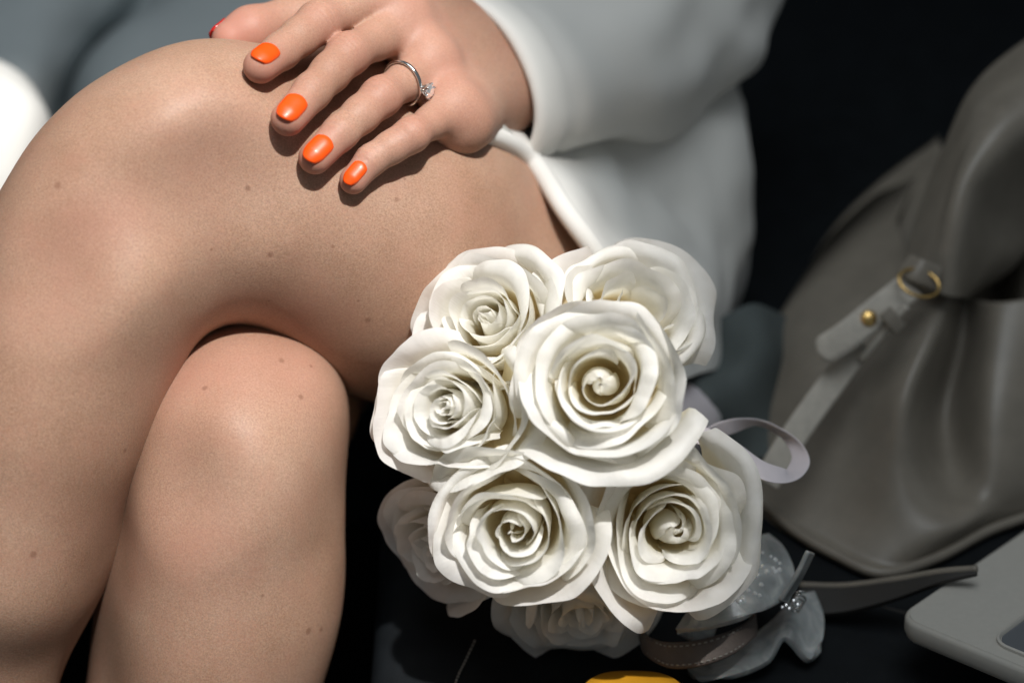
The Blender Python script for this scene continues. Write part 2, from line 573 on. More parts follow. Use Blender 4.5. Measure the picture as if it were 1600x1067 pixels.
V = world(Vc[used]); Fc = remap[Fc]
body = obj('body', V, Fc, SKIN, person, attrs={'red': np.clip(np.concatenate([red1, red2])[used], 0, 1)})

# nails
POLISH = mat_simple('orange_nail_polish', (.82, .082, .005), rough=.36, spec=.4, coat=.12, bump_scale=1400, bump_dist=.0002, bump_str=.12)
RED_POLISH = mat_simple('red_nail_polish', (.45, .015, .012), rough=.25)
CUT = None
def nail(J0, J1, wid, length, toward, back=.0015, mat=None, normal=None, rmin=.0060):
    ax = unit(J0 - J1)
    nr = np.asarray(normal, float); nr = unit(nr - ax * (nr @ ax)); sd = np.cross(ax, nr)
    nu, nv = 15, 17
    u, t = np.meshgrid(np.linspace(-1, 1, nu), np.linspace(-1, 1, nv), indexing='ij')
    uu = u * np.sqrt(1 - .36 * t ** 4); tt = t * np.sqrt(1 - .42 * u * u)      # squared-oval plan
    q0 = J0 + ax * back + ax * (tt * length / 2)[..., None]
    ang = uu * wid / 2 / .0072
    dirv = nr * np.cos(ang)[..., None] + sd * np.sin(ang)[..., None]
    lo_ = np.zeros_like(u); hi_ = np.full_like(u, .016)
    for _ in range(20):
        md = (lo_ + hi_) / 2
        ins = hand((q0 + dirv * md[..., None]).reshape(-1, 3)).reshape(u.shape) < 0
        lo_ = np.where(ins, md, lo_); hi_ = np.where(ins, hi_, md)
    e = np.maximum(np.abs(u), np.abs(t))
    rad = hi_ + .00085 * (1 - e ** 6) - .0003 * e ** 6
    mid = rad[:, 9:10]; rad = np.where(t > .12, np.maximum(rad, mid * (1 - .20 * t * t)), rad)
    pts = (q0 + dirv * rad[..., None]).reshape(-1, 3)
    o = obj('nail', world(np.array(pts)), grid_faces(nu, nv), mat or POLISH, person)
    so = o.modifiers.new('thick', 'SOLIDIFY'); so.thickness = .0014; so.offset = 1.0
    return o
cam_side = np.array([-.12, .42, -.9])
for n, wd, ln in (('index', .0116, .0132), ('middle', .0122, .0142), ('ring', .0118, .0138), ('pinky', .0098, .0116)):
    J = HAND[n]
    g = grad(legs, J[0][None])[0]
    nail(J[0], J[1], wd, ln, None, normal=unit(g * .15 + unit(np.array([-.12, .22, -.95])) * .9), back=-.0012, rmin=FINGERS[n]['r'][0] * .96)
nail(TH_T[0], TH_T[1], .009, .010, None, mat=RED_POLISH, normal=np.array([-.4, .75, .45]), back=.0015)['label'] = 'dark red edge of the thumb nail'
# ------------------------------------------------------------------ the seat and what is behind it
SEAT = mat_simple('dark_navy_leather', (.0060, .0075, .0090), rough=.6, spec=.12, noise_amt=.25, noise_scale=60, bump_scale=900, bump_dist=.0004, bump_str=.35)
BLACK = mat_simple('black_cloth', (.0060, .0063, .0062), rough=1.0, spec=.0)

def slab(name, outline, z1, z0, mat, bev=.012, parent=None):
    n = len(outline)
    V = [(x, y, z1) for x, y in outline] + [(x, y, z0) for x, y in outline]
    Fc = [tuple(range(n)), tuple(range(2 * n - 1, n - 1, -1))] + [(i + n, (i + 1) % n + n, (i + 1) % n, i) for i in range(n)]
    o = obj(name, V, Fc, mat, parent, smooth=False)
    b = o.modifiers.new('bevel', 'BEVEL'); b.width = bev; b.segments = 4; b.limit_method = 'ANGLE'
    o.data.polygons.foreach_set('use_smooth', [True] * len(o.data.polygons))
    return o
tag(slab('seat', [(-.062, .42), (.75, .42), (.75, 1.34), (-.75, 1.34), (-.75, .90), (-.062, .90)], 0, -.16, SEAT, .014), kind='structure')
tag(slab('seat_back', [(-.75, 1.345), (.75, 1.345), (.75, 1.5), (-.75, 1.5)], .75, -.16, BLACK, .02), kind='structure')
tag(slab('floor', [(-1.2, -.2), (1.2, -.2), (1.2, 1.5), (-1.2, 1.5)], -.40, -.42, BLACK, .004), kind='structure')

# ------------------------------------------------------------------ white suit cloth
def mat_cloth():
    m, nt, b = new_mat('white_suiting')
    n = tex(nt, 'ShaderNodeTexNoise', 9, Detail=3.0)
    n2 = tex(nt, 'ShaderNodeTexNoise', 1300, Detail=2.0)
    col = ramp(nt, n.outputs[0], [(.3, (.70, .69, .655)), (.7, (.77, .76, .725))])
    nt.links.new(col, b.inputs['Base Color'])
    b.inputs['Roughness'].default_value = .85; b.inputs['Specular IOR Level'].default_value = .2
    b.inputs['Sheen Weight'].default_value = .15
    bump(nt, b, n2.outputs[0], .25, .0004)
    return m
CLOTH = mat_cloth()

def ripple(g, amp, freq, seed):
    nu, nv = g.shape[:2]
    T1 = np.gradient(g, axis=0); T2 = np.gradient(g, axis=1)
    nn = np.cross(T1, T2); nn /= np.linalg.norm(nn, axis=-1, keepdims=True) + 1e-12
    h = np.array([[noise.noise(Vector(g[i, j] * freq) + Vector((seed, 0, 0))) for j in range(nv)] for i in range(nu)])
    return g + nn * (h * amp)[..., None]

jacket = empty('jacket', world(pt(950, 200, .95))[0])
jacket.parent = person; jacket.matrix_parent_inverse = Matrix.Translation(person.location).inverted()
jacket['label'] = 'white tailored jacket with rolled cuff and turned hem'

def build_sleeve():
    path = [(764, 130, .902), (890, 90, .938), (1000, 40, .980), (1075, -66, 1.04), (1110, -260, 1.10)]
    P = np.array([pt(*q) for q in path])
    n = 60
    c = curve(P, n)
    r1 = np.interp(np.linspace(0, 1, n), [0, .3, .55, .8, 1], [.0420, .0475, .055, .060, .060])
    r2 = np.interp(np.linspace(0, 1, n), [0, .3, .55, .8, 1], [.0350, .0400, .046, .052, .054])
    T = np.gradient(c, axis=0); T /= np.linalg.norm(T, axis=1, keepdims=True)
    rings = []
    ns = 72
    def ring(ci, t, a, b_, wob):
        e1 = unit(np.array([.55, -.83, 0]) - t * (np.array([.55, -.83, 0]) @ t)); e2 = np.cross(t, e1)
        out = []
        for k in range(ns):
            an = 2 * math.pi * k / ns
            p = ci + e1 * a * math.cos(an) + e2 * b_ * math.sin(an)
            if wob:
                p = p + (e1 * math.cos(an) + e2 * math.sin(an)) * wob * (noise.noise(Vector((p[0] * 9 + p[1] * 16, p[1] * 8 - p[0] * 14, p[2] * 14))) + .45 * noise.noise(Vector((p[0] * 20 + p[1] * 34, p[1] * 18 - p[0] * 34, p[2] * 26))))
            out.append(p)
        return out
    th = .0035
    for i in (14, 9, 5, 2):
        rings.append(ring(c[i], T[i], r1[i] - 2 * th, r2[i] - 2 * th, .003))
    for k in range(7):                                                     # rounded turned edge
        a = math.pi * k / 6
        rings.append(ring(c[0] - T[0] * th * 1.5 * math.sin(a), T[0], r1[0] - th - th * math.cos(a), r2[0] - th - th * math.cos(a), .003 ))
    for i in range(1, n):
        wob = .003 + .009 * min(1, i / 25)
        step = .0018 * math.exp(-((i - 5) / 1.2) ** 2)
        rings.append(ring(c[i], T[i], r1[i] - step, r2[i] - step, wob))
    V = world(np.array(rings).reshape(-1, 3))
    return obj('sleeve', V, grid_faces(len(rings), ns, wrap_v=True), CLOTH, jacket)
build_sleeve()

rows = [
    [(690, 196, .866), (755, 207, .890), (828, 247, .893), (884, 330, .876), (938, 405, .877), (995, 500, .892), (1035, 600, .905)],
    [(700, 188, .872), (765, 195, .898), (846, 240, .903), (906, 322, .886), (960, 398, .886), (1015, 495, .896), (1050, 598, .908)],
    [(735, 180, .900), (815, 190, .925), (890, 225, .930), (945, 305, .916), (1000, 385, .914), (1050, 480, .915), (1078, 590, .925)],
    [(790, 150, .930), (880, 170, .950), (960, 205, .955), (1015, 290, .960), (1060, 372, .958), (1095, 468, .945), (1105, 580, .955)],
    [(870, 110, .970), (970, 130, .980), (1050, 180, .985), (1095, 270, .985), (1120, 360, .985), (1135, 455, .985), (1122, 570, .985)],
    [(980, 50, 1.03), (1070, 90, 1.03), (1145, 160, 1.03), (1156, 250, 1.01), (1158, 350, 1.02), (1150, 450, 1.03), (1115, 570, 1.03)],
    [(1050, 10, 1.10), (1110, 70, 1.11), (1150, 150, 1.11), (1152, 250, 1.10), (1152, 350, 1.10), (1140, 450, 1.10), (1100, 570, 1.10)],
]
for k, lift in ((0, .006), (1, .008), (2, .012)):       # the cloth lies on the thigh
    for q in range(7):
        x, y, d = rows[k][q]; dl = march(legs, x, y, 0.0, .75, 1.2)
        if dl: rows[k][q] = (x, y, min(d, dl - lift))
g = ripple(ripple(px_patch(rows, 80, 90), .007, 15, 3.0), .0035, 38, 8.0)
sheet('front_panel', g, CLOTH, jacket, thick=.0045)
# turned hem along the panel's edge
hem = np.array([world(pt(*q))[0] for q in rows[0]])
V, Fc = sweep(curve(hem, 70), .0046, 12)
obj('hem', V, Fc, CLOTH, jacket)
# white skirt cloth behind the knee, shade painted in grey, and its sunlit part
lap = [
    [(-80, -120, 1.10), (60, -120, 1.07), (200, -120, 1.10), (262, -120, 1.135), (330, -120, 1.08), (520, -120, 1.06), (760, -120, 1.08)],
    [(-80, -20, 1.07), (60, -30, 1.04), (170, -10, 1.07), (228, 0, 1.115), (300, 0, 1.05), (500, -10, 1.04), (760, -10, 1.07)],
    [(-80, 50, 1.03), (40, 50, 1.02), (110, 55, 1.045), (160, 65, 1.09), (230, 60, 1.03), (480, 70, 1.02), (760, 80, 1.06)],
    [(-80, 110, 1.01), (20, 120, 1.00), (75, 125, 1.02), (110, 135, 1.07), (180, 140, 1.02), (460, 150, 1.01), (760, 160, 1.05)],
    [(-80, 220, 1.00), (0, 230, .99), (50, 235, 1.01), (85, 240, 1.05), (160, 250, 1.02), (440, 260, 1.03), (760, 260, 1.07)],
]
lap = [[(x, y, d + .10) for x, y, d in r] for r in lap]
SHADECLOTH = mat_simple('shaded_white_suiting', (.40, .44, .45), rough=.85, spec=.2, noise_amt=.06, noise_scale=12, bump_scale=1300, bump_dist=.0004)  # shaded copy of the white suiting, blue-grey for the deeper shade
skirt = sheet('skirt_cloth', ripple(px_patch(lap, 60, 90), .006, 11, 5.0), SHADECLOTH, jacket, thick=.004)
side = [
    [(-140, 70, .965), (-60, 78, .950), (0, 96, .948), (40, 125, .956), (62, 160, .985)],
    [(-140, 150, .945), (-60, 150, .925), (10, 160, .925), (58, 185, .938), (80, 215, .975)],
    [(-140, 260, .940), (-60, 260, .915), (0, 270, .915), (45, 285, .930), (65, 300, .965)],
    [(-140, 400, .945), (-60, 400, .925), (-10, 405, .925), (20, 410, .940), (40, 415, .97)],
]
side = [[(x, y, d + .10) for x, y, d in r] for r in side]
sheet('skirt_fold', ripple(px_patch(side, 40, 40), .003, 20, 7.0), CLOTH, jacket, thick=.004)
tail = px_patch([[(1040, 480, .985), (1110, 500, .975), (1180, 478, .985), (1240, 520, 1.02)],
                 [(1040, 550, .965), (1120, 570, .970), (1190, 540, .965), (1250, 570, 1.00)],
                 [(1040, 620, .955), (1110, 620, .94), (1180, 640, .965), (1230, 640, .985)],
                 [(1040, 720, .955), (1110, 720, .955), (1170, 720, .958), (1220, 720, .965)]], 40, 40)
TAILSHADE = mat_simple('shaded_tail_cloth', (.085, .10, .10), rough=.85, spec=.2, noise_amt=.1, noise_scale=30, bump_scale=1200, bump_dist=.0004)  # jacket tail's shade painted as a darker teal copy of the white cloth
tail_obj = sheet('jacket_tail', ripple(tail, .008, 22, 9.0), TAILSHADE, None, thick=.004)
tag(tail_obj, 'tail of the white jacket beside the handbag, its shade painted in dark teal grey', 'cloth')


# ------------------------------------------------------------------ rose bouquet
def mat_petal():
    m, nt, b = new_mat('rose_petal')
    uv = nt.nodes.new('ShaderNodeUVMap'); sep = nt.nodes.new('ShaderNodeSeparateXYZ')
    nt.links.new(uv.outputs[0], sep.inputs[0])
    col = ramp(nt, sep.outputs[1], [(.10, (.88, .77, .46)), (.42, (.94, .88, .70)), (.62, (.945, .935, .88)), (.86, (.94, .938, .925))])
    n = tex(nt, 'ShaderNodeTexNoise', 160, Detail=4.0)
    col = mixc(nt, .5, col, ramp(nt, n.outputs[0], [(.35, (.90, .89, .86)), (.65, (1, 1, 1))]), 'MULTIPLY')
    nt.links.new(col, b.inputs['Base Color'])
    b.inputs['Roughness'].default_value = .55; b.inputs['Specular IOR Level'].default_value = .25
    # fine veins running from the base to the rim
    mp = nt.nodes.new('ShaderNodeMapping'); mp.inputs['Scale'].default_value = (46, 3, 1)
    nt.links.new(uv.outputs[0], mp.inputs[0])
    vn = nt.nodes.new('ShaderNodeTexNoise'); vn.inputs['Scale'].default_value = 1.0; vn.inputs['Detail'].default_value = 3.0
    nt.links.new(mp.outputs[0], vn.inputs['Vector'])
    bump(nt, b, vn.outputs[0], .35, .0005)
    tr = nt.nodes.new('ShaderNodeBsdfTranslucent')
    tc = mixc(nt, .5, col, (1.0, .97, .88), 'MULTIPLY'); nt.links.new(tc, tr.inputs[0])
    mx = nt.nodes.new('ShaderNodeMixShader'); mx.inputs[0].default_value = .52
    out = nt.nodes['Material Output']
    nt.links.new(b.outputs[0], mx.inputs[1]); nt.links.new(tr.outputs[0], mx.inputs[2]); nt.links.new(mx.outputs[0], out.inputs[0])
    return m
PETAL = mat_petal()

def lerp3(a, b, c, s):
    return a + (b - a) * s / .5 if s < .5 else b + (c - b) * (s - .5) / .5

def petal_points(rng, s, th0, Rmax, open_, nu=27, nv=24, bud=False):
    """one petal of a rose head with the axis along +z; s = 0 innermost .. 1 outermost"""
    rm = Rmax * (.10 + .755 * s ** 1.05)                                   # belly radius
    zt = Rmax * lerp3(1.06, 1.12, .92, s) * rng.uniform(.95, 1.06) - Rmax * .18 * open_ * s
    flare = Rmax * (lerp3(-.085, .06, .20, s) * rng.uniform(.6, 1.4) + .14 * open_ * s)
    roll = math.radians(lerp3(10, 60, 110, s) * rng.choice((.15, .4, .7, 1.0, 1.4)))
    if bud and s < .22:
        flare = -rm * .75; roll = 0; zt *= .86
    v_roll = rng.uniform(.80, .88)
    W = math.radians(lerp3(118, 80, 62, s) * rng.uniform(.88, 1.14))
    r0 = Rmax * (.03 + .05 * s)
    tilt = rng.uniform(-.09, .09)
    ph = rng.uniform(0, 6.28); ph2 = rng.uniform(0, 6.28)
    wav = Rmax * (.014 + .030 * s) * rng.uniform(.4, 1.5)
    spiral = Rmax * .045 * (1.3 - .5 * s)
    pin = rng.uniform(-.2, 1.0) * (.10 if s > .55 else .035); pu = rng.uniform(-.4, .4)
    curl_side = Rmax * .05 * s * rng.uniform(-.2, 1.0)
    fold_u = rng.uniform(-.7, .7); fold_a = Rmax * .055 * (.3 + s) * rng.uniform(-1, 1)
    sag = lerp3(.30, .50, .58, s) * rng.uniform(.8, 1.25)
    flat = lerp3(0, .18, .34, s) * rng.uniform(.3, 1.2)
    off = Rmax * rng.uniform(-.045, .045) * (.4 + s)
    rm += off
    vs = np.concatenate([np.linspace(0, .78, nv - 9), np.linspace(.78, 1.0, 10)[1:]])
    P = np.zeros((nu, nv, 3)); UV = np.zeros((nu, nv, 2))
    q = np.clip(vs / .5, 0, 1)
    br = r0 + (rm - r0) * np.sin(q * math.pi / 2) ** .85 + flare * np.clip((vs - .45) / .55, 0, 1) ** 1.7
    e = 1.0 + .75 * s                                                       # outer petals start flat, then rise
    bz = zt * vs ** e
    for i in range(nu):
        u = -1 + 2 * i / (nu - 1)
        top = (1 - sag * (1 - math.sqrt(max(0, 1 - abs(u) ** 2.6))) + pin * math.exp(-((u - pu) / .15) ** 2)
               + .022 * math.sin(5.3 * u + ph) * (s > .12) + .012 * math.sin(11 * u + ph2) + .007 * math.sin(23 * u + ph)) * (1 + tilt * u)
        rl = roll * (.70 + .55 * math.sin(2.2 * u + ph2))
        r, z = br[0], 0.0
        for j, v in enumerate(vs):
            if j:
                dr = br[j] - br[j - 1]; dz = (bz[j] - bz[j - 1]) * top
                if v > v_roll:
                    a = -rl * ((v - v_roll) / (1 - v_roll)) ** 1.1
                    dr, dz = dr * math.cos(a) - dz * math.sin(a), dr * math.sin(a) + dz * math.cos(a)
                r += dr; z += dz
            wfac = .45 + .55 * min(1, v / .5) ** .7
            th = th0 + u * W * wfac * (1 - .08 * max(0, v - .7) / .3)
            rr = r + spiral * u * min(1, v * 2) + wav * v * v * math.sin(3.1 * u + ph) + curl_side * (abs(u) ** 4) * v \
                 + fold_a * math.exp(-((u - fold_u) / .16) ** 2) * v * v
            zz = z + wav * .7 * v * v * math.sin(4.3 * u + ph2)
            rr = max(rr, Rmax * .012) * (1 + (1 / math.cos(min(1.1, abs(u * W * wfac) * flat)) - 1) * min(1, v * 1.5))
            P[i, j] = (rr * math.cos(th), rr * math.sin(th), zz)
            UV[i, j] = (i / (nu - 1), v)
    return P, UV

def rose(parent, base, axis, Rmax, seed, n=33, open_=.0, pw=.92, bud=False):
    rng = random.Random(seed)
    axis = Vector(axis).normalized()
    q = Vector((0, 0, 1)).rotation_difference(axis).to_matrix()
    M3 = np.array(q)
    r = empty('rose', base)
    r.parent = parent; r.matrix_parent_inverse = Matrix.Translation(parent.location).inverted()
    th = rng.uniform(0, 6.28); sq = rng.uniform(.95, 1.06)
    for i in range(n):
        s = (i / (n - 1)) ** pw
        P, UV = petal_points(rng, s, th, Rmax, open_, bud=bud)
        th += 2.39996 + rng.uniform(-.4, .4)
        P = P * np.array([sq, 1 / sq, 1.0])
        for a_ in range(P.shape[0]):
            for c_ in range(P.shape[1]):
                P[a_, c_] += np.array(noise.noise_vector(Vector(P[a_, c_] / Rmax * 1.5) + Vector((seed, 2 * seed, 0)))) * Rmax * .085 \
                    + np.array(noise.noise_vector(Vector(P[a_, c_] / Rmax * 5.0) + Vector((seed, i * .8, 0)))) * Rmax * .013 * UV[a_, c_, 1]
        X = P.reshape(-1, 3) @ M3.T + np.array(base)
        me = bpy.data.meshes.new('petal')
        me.from_pydata(X.tolist(), [], grid_faces(*P.shape[:2]))
        me.polygons.foreach_set('use_smooth', [True] * len(me.polygons))
        l = me.uv_layers.new(name='UVMap'); vi = np.empty(len(me.loops), np.int32); me.loops.foreach_get('vertex_index', vi)
        l.data.foreach_set('uv', UV.reshape(-1, 2).astype(np.float32)[vi].ravel())
        me.materials.append(PETAL); me.update()
        o = bpy.data.objects.new('petal', me); C.objects.link(o)
        sb = o.modifiers.new('smooth', 'SUBSURF'); sb.levels = sb.render_levels = 1
        o.parent = r; o.matrix_parent_inverse = Matrix.Translation(Vector(base)).inverted()
    return r

def cdir(x, y, d):               # direction given as right / up / away
    return np.array([x, y, d]) @ R3

B_CENTRE = pt(905, 700, .862)
bouquet = empty('bouquet', world(B_CENTRE)[0])
tag(bouquet, 'round bouquet of white roses with a satin ribbon lying on the dark seat', 'bouquet')
ROSES = [  # rim centre in the photograph, distance, facing, size, seed, openness, petals, spacing, closed bud
    ((940, 596, .768), (-.08, .08, -1.0), .0322, 11, .25, 25, .72, True),
    ((696, 638, .788), (-.36, .04, -.88), .0285, 23, .10, 26, 1.0, False),
    ((800, 832, .783), (-.14, -.16, -.95), .0322, 35, .00, 21, .85, False),
    ((1050, 828, .792), (.06, -.06, -.98), .0335, 48, .05, 23, .80, True),
    ((996, 476, .818), (.28, .40, -.84), .0320, 59, .25, 20, .85, True),
    ((752, 492, .808), (-.30, .28, -.90), .0310, 61, .20, 23, 1.05, False),
    ((676, 852, .838), (-.62, -.34, -.62), .0290, 73, .10, 22, .9, False),
    ((905, 962, .838), (.04, -.74, -.60), .0340, 87, .30, 23, .9, False),
]
for (c, ax, R_, seed, op, n, pw, bud) in ROSES:
    a = unit(cdir(*ax)); rim = world(pt(*c))[0]
    rose(bouquet, Vector(rim - a * R_ * .95), Vector(a), R_, seed, n, op, pw, bud)
# ------------------------------------------------------------------ ribbon and stems of the bouquet
SATIN = mat_simple('lilac_satin', (.72, .66, .70), rough=.32, spec=.6, sheen=.3, noise_amt=.04, noise_scale=90)
GREEN = mat_simple('stem_green', (.06, .11, .03), rough=.55)
E1 = [(1066, 694, .850), (1125, 660, .858), (1180, 655, .866), (1222, 671, .864), (1252, 694, .858), (1264, 722, .850), (1249, 746, .842), (1219, 754, .836), (1180, 743, .836), (1128, 708, .842), (1060, 680, .850)]
E2 = [(1074, 670, .856), (1130, 679, .862), (1180, 664, .873), (1211, 676, .872), (1228, 690, .868), (1239, 715, .858), (1229, 736, .848), (1226, 734, .842), (1190, 721, .842), (1142, 688, .848), (1080, 660, .856)]
a = px_curve(E1, 90); b_ = px_curve(E2, 90)
rg = np.stack([a + (b_ - a) * t for t in np.linspace(-.05, 1.08, 7)], 1)
sheet('ribbon', rg, SATIN, bouquet, thick=.0005)
bc = world(B_CENTRE)[0]; tail_end = seat_pt(1130, 700, .018) + np.array([.0, .03, 0])
rs = random.Random(5)
for k in range(7):
    o1 = np.array([rs.uniform(-.011, .011), rs.uniform(-.01, .01), rs.uniform(-.007, .012)])
    path = curve(np.array([bc + np.array([.0, .0, -.005]) + o1 * 1.5, bc * .5 + tail_end * .5 + o1, tail_end + o1]), 14)
    V, Fc = sweep(path, .0032, 8)
    obj('stem', V, Fc, GREEN, bouquet)
V, Fc = sweep(curve(np.array([bc * .62 + tail_end * .38, bc * .25 + tail_end * .75]), 8), .0185, 20)
obj('ribbon_wrap', V, Fc, SATIN, bouquet)

# ------------------------------------------------------------------ engagement ring
SILVER = mat_simple('polished_silver', (.78, .77, .75), rough=.12, metal=1.0)
GEM = mat_simple('clear_stone', (.95, .97, 1.0), rough=.02, spec=.9)
gb = GEM.node_tree.nodes['Principled BSDF']; gb.inputs['Transmission Weight'].default_value = .75; gb.inputs['IOR'].default_value = 2.2
J = HAND['ring']
rc = J[2] + (J[3] - J[2]) * .42
fax = unit(J[3] - J[2]); 
sdir = np.array([.62, -.42, -.60]); sdir = unit(sdir - fax * (sdir @ fax))
fax2 = unit(fax + sdir * .10)
t2 = np.cross(fax2, sdir)
ring = empty('ring', world(rc)[0])
tag(ring, 'thin silver solitaire ring with clear stone worn on the ring finger', 'ring')
n = 72
rad = .0094
pathp = np.array([rc + rad * (math.cos(q) * unit(sdir - fax2 * (sdir @ fax2)) + math.sin(q) * t2) for q in np.linspace(0, 2 * math.pi, n + 1)])
Vb = []
for i in range(n):
    q = 2 * math.pi * i / n
    rdv = unit(pathp[i] - rc)
    for k in range(10):
        an = 2 * math.pi * k / 10
        Vb.append(pathp[i] + rdv * .00075 * math.cos(an) + fax2 * .00105 * math.sin(an))
obj('band', world(np.array(Vb)), grid_faces(n, 10, True, True), SILVER, ring)
top = rc + sdir * (rad + .0038)
ux = unit(np.cross(sdir, fax)); uy = np.cross(sdir, ux)
def disc(c, r, m, ph=0.0):
    return [c + r * (math.cos(2 * math.pi * k / m + ph) * ux + math.sin(2 * math.pi * k / m + ph) * uy) for k in range(m)]
m = 12
Vg = disc(top + sdir * .0011, .0018, m) + disc(top + sdir * .0003, .0032, m, .26) + disc(top - sdir * .0001, .0032, m, .26) + [top - sdir * .0026]
Fg = [tuple(range(m))] + [(k, k + m, (k + 1) % m + m, (k + 1) % m) for k in range(m)] + [(k + m, k + 2 * m, (k + 1) % m + 2 * m, (k + 1) % m + m) for k in range(m)] + [(k + 2 * m, 3 * m, (k + 1) % m + 2 * m) for k in range(m)]
obj('stone', world(np.array(Vg)), Fg, GEM, ring, smooth=False)
for k in range(6):
    q = 2 * math.pi * k / 6 + .3
    dv = math.cos(q) * ux + math.sin(q) * uy
    pr = np.array([rc + sdir * (rad - .0004) + dv * .0006, rc + sdir * (rad + .0015) + dv * .0020, top + dv * .0034, top + sdir * .0007 + dv * .0031])
    V, Fc = sweep(world(curve(pr, 9)), .00042, 6)
    obj('prong', V, Fc, SILVER, ring)

# ------------------------------------------------------------------ grey leather handbag
LEATHER = mat_simple('taupe_leather', (.205, .182, .150), rough=.36, spec=.45, noise_amt=.12, noise_scale=50, bump_scale=1100, bump_dist=.0005, bump_str=.25)
LEATHER2 = mat_simple('sunlit_pale_taupe_leather', (.44, .41, .36), rough=.55, spec=.3, noise_amt=.12, noise_scale=200, bump_scale=1500, bump_dist=.0005, bump_str=.35)  # pale strap leather, with sunlight on the long strap put into its colour
DARKL = mat_simple('dark_leather_face', (.028, .026, .024), rough=.55, spec=.3, bump_scale=1200, bump_dist=.0004)
GOLD = mat_simple('brass', (.72, .48, .18), rough=.25, metal=1.0)
THREAD = mat_simple('pale_thread', (.28, .265, .24), rough=.8)
bag = empty('handbag', seat_pt(1400, 880))
tag(bag, 'slouchy taupe grey leather handbag with brass ring and buckled strap', 'handbag')
front = [
    [(1398, 338, 1.03), (1422, 405, .985), (1452, 430, .960), (1486, 452, .955), (1508, 464, .985), (1560, 472, .958), (1650, 460, .955)],
    [(1312, 425, 1.01), (1356, 470, .975), (1412, 510, .950), (1462, 520, .936), (1500, 532, .980), (1552, 542, .950), (1650, 540, .950)],
    [(1238, 522, 1.00), (1292, 562, .965), (1362, 600, .948), (1420, 622, .922), (1474, 645, .972), (1545, 642, .938), (1650, 640, .945)],
    [(1178, 640, .985), (1238, 682, .960), (1322, 704, .942), (1408, 728, .920), (1482, 752, .942), (1555, 745, .930), (1650, 730, .942)],
    [(1166, 735, .975), (1222, 768, .950), (1312, 804, .930), (1408, 824, .914), (1490, 818, .914), (1560, 796, .930), (1650, 780, .945)],
    [(1180, 792, .955), (1238, 832, .934), (1306, 874, .920), (1376, 900, .910), (1460, 876, .918), (1550, 826, .934), (1650, 790, .945)],
]
front = [[(x - (38, 22, 8, 0, 0, 0, 0)[k] * (0, .6, 1, 1, .8, .5)[r], y, d) for k, (x, y, d) in enumerate(row)] for r, row in enumerate(front)]
gf = px_patch(front, 70, 90)
gback = gf + np.array([.05, .11, 0.0]) * np.linspace(.75, 1.0, 70)[:, None, None]
gback[:, :, 2] = np.maximum(gback[:, :, 2] * .98, .004); gf[:, :, 2] = np.maximum(gf[:, :, 2], .003)
loop = np.concatenate([gf, gback[:, ::-1]], 1)
Vb = loop.reshape(-1, 3); Fb = grid_faces(70, 180, wrap_v=True)
for j in range(89):
    Fb.append((69 * 180 + j, 69 * 180 + j + 1, 69 * 180 + 178 - j, 69 * 180 + 179 - j))
bo = obj('bag_body', Vb, Fb, LEATHER, bag)
sm = bo.modifiers.new('thick', 'SOLIDIFY'); sm.thickness = .003; sm.offset = -1
handle = [
    [(1414, 430, .965), (1450, 446, .944), (1480, 462, .938), (1500, 462, .955), (1512, 460, .985)],
    [(1440, 340, .970), (1470, 355, .944), (1494, 368, .934), (1532, 402, .962), (1580, 412, .990)],
    [(1478, 240, .975), (1500, 255, .950), (1514, 288, .936), (1562, 330, .968), (1625, 350, .995)],
    [(1525, 140, .980), (1545, 170, .955), (1572, 216, .942), (1622, 262, .972), (1690, 282, .995)],
    [(1598, 74, .990), (1622, 110, .965), (1644, 170, .952), (1700, 212, .978), (1770, 240, 1.0)],
    [(1680, 30, 1.0), (1700, 70, .975), (1720, 130, .965), (1780, 180, .985), (1850, 220, 1.0)],
]
sheet('handle', px_patch(handle, 70, 40), LEATHER, bag, thick=.005)
seam = px_curve([(1183, 792, .952), (1240, 833, .930), (1306, 874, .916), (1376, 901, .906), (1460, 878, .914), (1550, 828, .930), (1650, 792, .941)], 60)
seam[:, 2] = np.maximum(seam[:, 2], .004)
V, Fc = sweep(seam, .0026, 8); obj('base_piping', V, Fc, LEATHER, bag)

CAMN = cdir(0, .15, -1)
def band(name, P, hw, ht, mat, parent, normal=None, n=40, taper=None):
    path = px_curve(P, n)
    def fl(t):
        k = 1.0
        if taper: k = taper(t)
        return hw * k, ht
    V, Fc = sweep(path, 0, 16, normal=CAMN if normal is None else normal, flat=fl)
    return obj(name, V, Fc, mat, parent)
def round_end(t, e=.06): return math.sqrt(max(.02, 1 - max(0, (e - t) / e) ** 2))
def round_tail(t, e=.06): return round_end(1 - t, e)
band('long_strap', [(1345, 535, .935), (1300, 598, .930), (1262, 650, .924), (1225, 705, .918), (1196, 755, .915)], .0062, .0013, LEATHER2, bag)
tab = band('buckle_tab', [(1278, 553, .922), (1320, 527, .922), (1358, 497, .924), (1395, 468, .926), (1425, 445, .930)], .0070, .0016, LEATHER2, bag, taper=lambda t: round_end(t, .09))
band('keeper_loop', [(1382, 486, .918), (1394, 500, .918), (1406, 515, .920)], .0035, .0012, LEATHER, bag)
V, Fc = sweep(px_curve([(1418, 478, .918), (1392, 506, .922), (1368, 535, .926), (1345, 562, .930)], 24), .0017, 8); obj('thin_cord', V, Fc, LEATHER2, bag)
band('ring_loop', [(1414, 415, .932), (1436, 424, .926), (1464, 436, .930)], .0062, .0020, LEATHER, bag)
